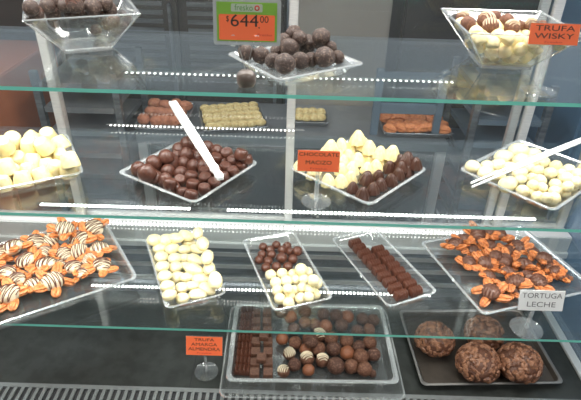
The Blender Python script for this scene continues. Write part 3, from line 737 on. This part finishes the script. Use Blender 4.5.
# ================================================================== signs
def text(body, size, mat, parent, loc, wfit=None, name='lettering', ext=.00015, bold=0):
    cu = bpy.data.curves.new(name, 'FONT'); cu.body = body; cu.size = size; cu.align_x = 'CENTER'; cu.align_y = 'CENTER'; cu.extrude = ext; cu.offset = bold
    tmp = bpy.data.objects.new('tmp_text', cu); COL.objects.link(tmp)
    dg = bpy.context.evaluated_depsgraph_get(); me = bpy.data.meshes.new_from_object(tmp.evaluated_get(dg))
    bpy.data.objects.remove(tmp)
    me.materials.clear(); me.materials.append(mat)
    xs = [v.co.x for v in me.vertices]
    if wfit:
        k = wfit / (max(xs) - min(xs))
        for v in me.vertices: v.co.x *= k
    o = bpy.data.objects.new(name, me); COL.objects.link(o); o.parent = parent; o.location = loc
    return o
def card_sign(base, zs, dr, cpx, w, h, mat, lines, label, ink, tilt=10, yaw=0, hlen=None):
    """disc base, stem and a card in an acrylic holder; lines = (text, dy, size, width, ink)"""
    B = onz(base[0], base[1], zs); t = tag(empty('sign_stand', (B.x, B.y, zs + .0005)), label, 'sign', None)
    r = dr * depth(B) / F_PX
    bm = bmesh.new(); lathe(bm, [(.001, 0), (r * .96, 0), (r, .0012), (r * .97, .003), (r * .3, .0038), (.001, .004)], 32); mk('disc_base', bm, ACR, t)
    C = ony(cpx[0], cpx[1], B.y - .001); k = depth(C) / F_PX; W, H = w * k, h * k
    top = C.z - zs - .0005
    bm = bmesh.new(); tube(bm, [Vector((0, 0, .003)), Vector((0, 0, top - H * .35))], .0042, 8); mk('stem', bm, STEMM, t)
    hd = bpy.data.objects.new('card', None)
    bm = bmesh.new(); bx(bm, -W / 2, W / 2, -H / 2, H / 2, -.0005, .0005); c = mk('card', bm, mat, t, smooth=False)
    c.location = (C.x - B.x, -.006, top); c.rotation_euler = (R(90 - tilt), R(-ROLL * 0), R(yaw))
    for (s, dy, sz, wd, ik) in lines: text(s, sz * H, ik, c, (0, dy * H, .0007), wd * W, bold=0)
    bm = bmesh.new(); bx(bm, -W / 2 - .0015, W / 2 + .0015, -H / 2 - .0015, H / 2 + .0015, -.0025, -.001); q = mk('card_holder', bm, ACR, t, smooth=False)
    q.location = c.location; q.rotation_euler = c.rotation_euler
    return t
card_sign((538, 92), S1, 17, (553, 33.5), 49, 20, ORG, [('TRUFA', .27, .36, .80, INK), ('WISKY', -.10, .36, .80, INK), ('Fresko', -.38, .12, .35, INKR)], 'orange card reading TRUFA WISKY on a clear stand before the right bowl', INK, tilt=14)
card_sign((316, 202), S2, 15, (318.5, 160), 41.5, 21, ORG, [('CHOCOLATE', .32, .24, .94, INK), ('MACIZO', -.07, .26, .62, INK), ('Fresko', -.36, .13, .40, INKR)], 'orange card reading CHOCOLATE MACIZO on a clear stand by the cones', INK, tilt=14)
card_sign((526, 329), S3, 16, (540.5, 299), 44.5, 21.5, WHT, [('TORTUGA', .24, .36, .90, INKG), ('LECHE', -.20, .36, .64, INKG)], 'white card reading TORTUGA LECHE on a clear stand by the pecan plate', INKG, tilt=18)
card_sign((206.5, 372), DECK, 12, (204.5, 344.5), 36, 19.5, ORG, [('TRUFA', .34, .22, .55, INK), ('AMARGA', .08, .24, .72, INK), ('ALMENDRA', -.17, .24, .88, INK), ('Fresko', -.38, .12, .40, INKR)], 'orange card reading TRUFA AMARGA ALMENDRA on a clear stand on the deck', INK, tilt=22)

# price sign with wire clip
B = onz(246.5, 86, S1); t = tag(empty('price_sign', (B.x, B.y, S1 + .0005)), 'green and orange price sign reading 644.00 on a wire clip before the truffles', 'sign')
rb = 9.5 * depth(B) / F_PX
bm = bmesh.new(); lathe(bm, [(.001, 0), (rb * .8, 0), (rb * 1.0, rb * .35), (rb * 1.03, rb * .8), (rb * .92, rb * 1.3), (rb * .62, rb * 1.62), (.001, rb * 1.7)], 28); mk('round_base', bm, CORK, t)
C = ony(247, 22.5, B.y - .002); k = depth(C) / F_PX; W, H = 60 * k, 37 * k; top = C.z - S1 - .0005
bm = bmesh.new()
for s in (-1, 1):
    pts = [Vector((s * .001, 0, rb * 1.6)), Vector((s * .011, -.002, top - H * .62)), Vector((s * .017, -.004, top - H * .45))]
    tube(bm, pts, .0007, 6)
    cc = Vector((s * .019, -.005, top - H * .47)); tube(bm, [cc + Vector((.0055 * math.cos(a), -.003, .009 * math.sin(a))) for a in [i * math.pi / 8 for i in range(16)]], .0007, 6, True)
mk('wire_clip', bm, WIRE, t)
bm = bmesh.new(); loft(bm, [rrl(W / 2 + .006, H / 2 + .006, .004, -.0022), rrl(W / 2 + .006, H / 2 + .006, .004, -.0008)]); hold = mk('card_holder', bm, [clear('holder_plastic', (.9, .92, .92), .1, .45, (.62, .66, .66), .1)], t)
hold.location = (C.x - B.x, -.004, top + .001); hold.rotation_euler = (R(80), 0, R(0))
bm = bmesh.new(); bx(bm, -W / 2, W / 2, -H / 2, H / 2, -.0005, .0005); c = mk('green_card', bm, GRN, t, smooth=False); c.location = hold.location; c.rotation_euler = hold.rotation_euler
bm = bmesh.new(); loft(bm, [rrl(W * .465, H * .33, .002, .0006), rrl(W * .465, H * .33, .002, .0010)]); oc = mk('orange_panel', bm, ORG, c); oc.location = (0, -H * .14, 0)
bm = bmesh.new(); loft(bm, [rrl(W * .26, H * .10, .002, .0006), rrl(W * .26, H * .10, .002, .0010)]); lg = mk('logo_panel', bm, pbr('logo_grey', (.42, .50, .38), .5), c); lg.location = (0, H * .36, 0)
text('fresko', H * .22, pbr('logo_green', (.10, .28, .06), .5), c, (-W * .05, H * .36, .0013), W * .30)
bm = bmesh.new(); tube(bm, [Vector((W * .17 + H * .055 * math.cos(a), H * .36 + H * .055 * math.sin(a), .0013)) for a in [i * math.pi / 8 for i in range(16)]], .0009, 6, True); mk('round_emblem', bm, INKR, c)
text('644', H * .44, INK, c, (-W * .04, H * .02, .0013), W * .46)
text('$', H * .20, INK, c, (-W * .32, H * .07, .0013), W * .045)
text('00', H * .24, INK, c, (W * .29, H * .07, .0013), W * .14)
text('.', H * .3, INK, c, (W * .205, -H * .06, .0013))
text('Fresko', H * .09, INKR, c, (W * .30, -H * .32, .0013), W * .24)

# ================================================================== tongs
def tongs(A, Bp, label, wdt=.013, spread=.004, serr=True):
    """A handle end, Bp tip"""
    d = Bp - A; L = d.length
    t = tag(empty('serving_tongs', A), label, 'tongs')
    x = d.normalized(); s = x.cross(Vector((0, 0, 1))).normalized(); u = s.cross(x)
    M = Matrix((x, s, u)).transposed().to_4x4(); t.matrix_world = Matrix.Translation(A) @ M
    for q in (-1, 1):
        bm = bmesh.new(); loops = []; n = 26
        for i in range(n + 1):
            f = i / n; w = wdt * (.5 - .18 * f); g = spread * math.sin(math.pi * min(1, f * 1.05)) + .0015
            if serr and f > .86: w *= 1.0 + (.35 if (i % 2) else -.1)
            c0 = Vector((L * f, q * g * .0, q * (g + .0006)))
            th = .0011
            loops.append([c0 + Vector((0, -w, -th)), c0 + Vector((0, w, -th)), c0 + Vector((0, w, th)), c0 + Vector((0, -w, th))])
        loft(bm, loops); mk('tong_arm', bm, TONG, t)
    bm = bmesh.new(); bx(bm, -.004, .004, -wdt * .5, wdt * .5, -.004, .004, 0, .001); mk('hinge', bm, TONG, t)
    return t
tongs(ony(173, 103, 1.15), onz(221, 179, p_b['z'] + .045), 'white plastic tongs leaning over the plate of dark bonbons', wdt=.019)
# open tongs: two thin arms
A = onz(640, 118, S2 + .10); t = tag(empty('serving_tongs', A), 'white plastic tongs lying across the plate of ivory eggs', 'tongs')
for (tx, ty, zz) in ((471, 183, .052), (472, 187, .050)):
    Bp = onz(tx, ty, S2 + zz); bm = bmesh.new(); Am = A + Vector((0, 0, .004 if ty < 185 else -.004)) * 0
    n = 14; off = (-1 if ty < 185 else 1)
    pts = [Am.lerp(Bp, i / n) + Vector((0, -.0028 * off * (1 - i / n), .003 * math.sin(math.pi * i / n))) - A for i in range(n + 1)]
    tube(bm, pts, lambda f: .0042 - .0018 * f, 8); mk('tong_arm', bm, TONG, t)
bm = bmesh.new(); sph(bm, 2, .007, .007, .006); mk('hinge', bm, TONG, t)

# ================================================================== back kitchen seen through the doors
CT = .85
PALEM = pbr('counter_steel', (.26, .275, .29), .3, .6, (.20, .21, .22), 5)
BEIG = pbr('beige_enamel', (.36, .34, .31), .4, .2)
BLUEG = pbr('blue_grey_steel', (.17, .23, .29), .4, .5)
BLUE = pbr('blue_panel', (.12, .22, .34), .45)
DGREY = pbr('dark_appliance', (.035, .033, .032), .4, .3)
PASTY = pbr('pale_pastry', (.62, .50, .24), .6, col2=(.48, .34, .13), scale=2)
PASTO = pbr('baked_pastry', (.66, .24, .08), .6, col2=(.50, .15, .05), scale=2)
PASTB = pbr('brown_bread', (.42, .16, .08), .6, col2=(.30, .10, .05), scale=2)
cnt = tag(empty('kitchen_counter', (0, 1.72, 0)), 'steel kitchen counter with baking trays behind the case', 'counter')
box('counter_top', -.50, .50, -.22, .09, CT - .03, CT, PALEM, cnt, .003)
box('counter_body', -.48, .48, -.18, .08, .05, CT - .03, DGREY, cnt)
for x in (-.5, .47): box('leg', x, x + .03, -.21, -.185, 0, CT - .03, ALU, cnt)
def btray(pa, pb, ya, yb, label, src, nx, ny, cat, plabel, group, rr, yaw=0, jit=.003):
    """a baking tray between two image columns, on the counter"""
    z = CT + .001
    P0 = onz(pa, yb, z); P1 = onz(pb, yb, z); P2 = onz((pa + pb) / 2, ya, z)
    hx = (P1.x - P0.x) / 2; hy = (P2.y - P0.y) / 2; cx = (P0.x + P1.x) / 2; cy = (P0.y + P2.y) / 2
    cy = min(cy, 1.72 + .08 - hy)
    bm = bmesh.new()
    loft(bm, [rrl(hx - .006, hy - .006, .01, 0), rrl(hx, hy, .01, .014), rrl(hx + .004, hy + .004, .01, .015), rrl(hx + .003, hy + .003, .01, .017), rrl(hx - .002, hy - .002, .01, .015), rrl(hx - .008, hy - .008, .01, .002)])
    o = mk('baking_tray', bm, PALEM, None, loc=(cx, cy, z), rotz=yaw); tag(o, label, 'baking tray')
    rnd3 = random.Random(nx * 31 + ny)
    for j in range(ny):
        for i in range(nx):
            lx = -hx + .012 + (i + .5) * (2 * hx - .024) / nx + rnd3.uniform(-jit, jit); ly = -hy + .012 + (j + .5) * (2 * hy - .024) / ny + rnd3.uniform(-jit, jit)
            x = cx + lx * math.cos(yaw) - ly * math.sin(yaw); y = cy + lx * math.sin(yaw) + ly * math.cos(yaw)
            lb = plabel + (', %s row from the front, %s from the left' % (NUMW[j], NUMW[i]))
            inst(src, (x, y, z + .002 + rr * .9 + rnd3.uniform(0, jit)), rr, (0, rnd3.uniform(-.1, .1), yaw + rnd3.uniform(-jit, jit) * 160), lb, cat, group)
bun = m_egg('pale_pastry', PASTY, 0, 1.3); cro = m_egg('golden_croissant', PASTO, .10, 1.45); brd = m_egg('brown_bread_roll', PASTB, .05, 1.2)
pal2 = m_dome('pale_bun', PASTY, .7)
btray(196, 262, 108, 132, 'baking tray of pale yellow pastries on the kitchen counter', bun, 7, 5, 'pastry', 'pale yellow pastry on the counter tray', 'pale pastries on the kitchen counter', .0155, R(14))
btray(384, 450, 117, 137, 'baking tray of orange golden croissants on the kitchen counter', cro, 7, 4, 'pastry', 'golden orange pastry on the counter', 'golden pastries on the kitchen counter', .017, 0, .008)
btray(134, 184, 106, 132, 'baking tray of brown bread rolls left of the pale pastries', brd, 4, 3, 'bread roll', 'brown bread roll on the counter', 'bread rolls on the kitchen counter', .021, 0, .006)
btray(292, 328, 113, 126, 'small baking tray of pale buns right of the centre post', pal2, 4, 2, 'pastry', 'small pale bun on the counter', 'pale buns on the kitchen counter', .019)

def cabinet(name, label, cat, x0, x1, y, z0, z1, body, doorm, ndoor, vents=None, trim=ALU, hnd=True):
    t = tag(empty(name, ((x0 + x1) / 2, y, 0)), label, cat); h = (x1 - x0) / 2
    box('body', -h, h, .02, .50, z0, z1, body, t, .004)
    for k in range(ndoor):
        a = -h + 2 * h * k / ndoor + .008; b = -h + 2 * h * (k + 1) / ndoor - .008
        d = box('door', a, b, 0, .02, z0 + .06, z1 - .03, doorm, t, .003)
        if hnd: box('handle', b - .03, b - .018, -.02, 0, z0 + .3, z1 - .12, trim, d, .003)
        if vents:
            bm = bmesh.new(); z = vents[0]
            while z < vents[1]: bx(bm, a + .02, b - .05, -.006, 0, z, z + vents[2] * .5); z += vents[2]
            mk('louvre', bm, trim, d, smooth=False)
    return t
GREYD = pbr('smoked_door', (.055, .05, .045), .4, .3)
cabinet('upright_fridge', 'dark upright appliance standing at the far left of the kitchen', 'fridge', -1.75, -.86, 1.98, .02, 1.29, GREYD, GREYD, 1)
cabinet('steel_cabinet', 'grey louvred steel cabinet behind the brown bread rolls', 'cabinet', -.78, -.04, 1.88, .02, 1.30, GREYD, GREYD, 2, vents=(.9, 1.25, .03), trim=STEEL)
cabinet('beige_cabinet', 'plain beige enamel cabinet right of the centre post', 'cabinet', .0, .33, 1.84, .02, 1.28, BEIG, BEIG, 1, hnd=False)
cabinet('dark_oven', 'dark oven standing behind the golden croissants', 'oven', .38, .86, 1.90, .02, 1.29, GREYD, DGREY, 1)
cabinet('blue_cabinet', 'blue panelled cabinet at the right end of the kitchen', 'cabinet', .90, 1.6, 1.50, .02, 1.28, BLUE, BLUE, 1, hnd=False)
def rack(label, x0, x1, y, n, m, slat=True):
    t = tag(empty('tray_rack', ((x0 + x1) / 2, y, 0)), label, 'rack', 'tray racks'); h = (x1 - x0) / 2
    for sx in (-1, 1):
        for sy in (0, 1): box('post', sx * h - .010, sx * h + .010, sy * .28 - .010, sy * .28 + .010, 0, 1.05, STEEL, t)
    for k in range(n):
        z = .15 + k * .85 / (n - 1); box('rack_tray', -h + .013, h - .013, -.01, .28, z, z + .018, m, t)
rack('metal tray rack with grey trays left of the brown bread rolls', -.78, -.54, 1.50, 12, PALEM)
rack('metal tray rack with bluish trays right of the golden croissants', .56, .78, 1.50, 12, BLUEG)
cabinet('terracotta_cabinet', 'terracotta coloured cabinet seen at the far left edge', 'cabinet', -1.40, -.885, 1.40, .02, 1.03, pbr('terracotta', (.55, .17, .07), .6), pbr('terracotta_door', (.55, .17, .07), .6), 1, hnd=False)
t = tag(empty('steel_guard_frame', (.43, 1.56, CT)), 'blue grey steel frame standing around the golden croissants', 'frame')
for x in (-.165, .035): box('post', x - .012, x + .012, -.008, .008, .0, .22, BLUEG, t, .002)
box('crossbar', -.153, .023, -.006, .006, .075, .11, BLUEG, t, .002); box('upper_crossbar', -.153, .023, -.006, .006, .19, .21, BLUEG, t, .002)

# ================================================================== light
def area(name, loc, rot, sx, sy, power, col=(1, .97, .92)):
    l = bpy.data.lights.new(name, 'AREA'); l.shape = 'RECTANGLE'; l.size = sx; l.size_y = sy; l.energy = power; l.color = col
    o = bpy.data.objects.new(name, l); COL.objects.link(o); o.location = loc; o.rotation_euler = rot; return o
xc, xw = (XL + XR) / 2, XR - XL - .04
area('canopy_led_light', (xc, YF + .10, 1.605), (R(12), 0, 0), xw, .03, 5.6)
area('canopy_rear_led_light', (xc, BACK - .03, 1.60), (R(-14), 0, 0), xw, .03, 6.0)
area('shelf_led_light_upper', (xc, YF + .10, S1 - .018), (R(6), 0, 0), xw, .02, 3.0)
area('shelf_led_light_middle', (xc, YF + .07, S2 - .018), (R(6), 0, 0), xw, .02, 3.2)
area('shelf_led_light_lower', (xc, YF + .12, S3 - .014), (R(0), 0, 0), xw, .02, .5)
w = bpy.data.worlds.new('world'); sc.world = w; w.use_nodes = True
w.node_tree.nodes['Background'].inputs[0].default_value = (.7, .8, .9, 1); w.node_tree.nodes['Background'].inputs[1].default_value = .3

sc.view_settings.view_transform = 'Standard'; sc.view_settings.look = 'None'; sc.view_settings.gamma = 1; sc.view_settings.use_curve_mapping = False
sc.view_settings.exposure = .5
sc.cycles.transparent_max_bounces = 40; sc.cycles.max_bounces = 8; sc.cycles.caustics_reflective = False; sc.cycles.caustics_refractive = False
sc.cycles.sample_clamp_indirect = 4
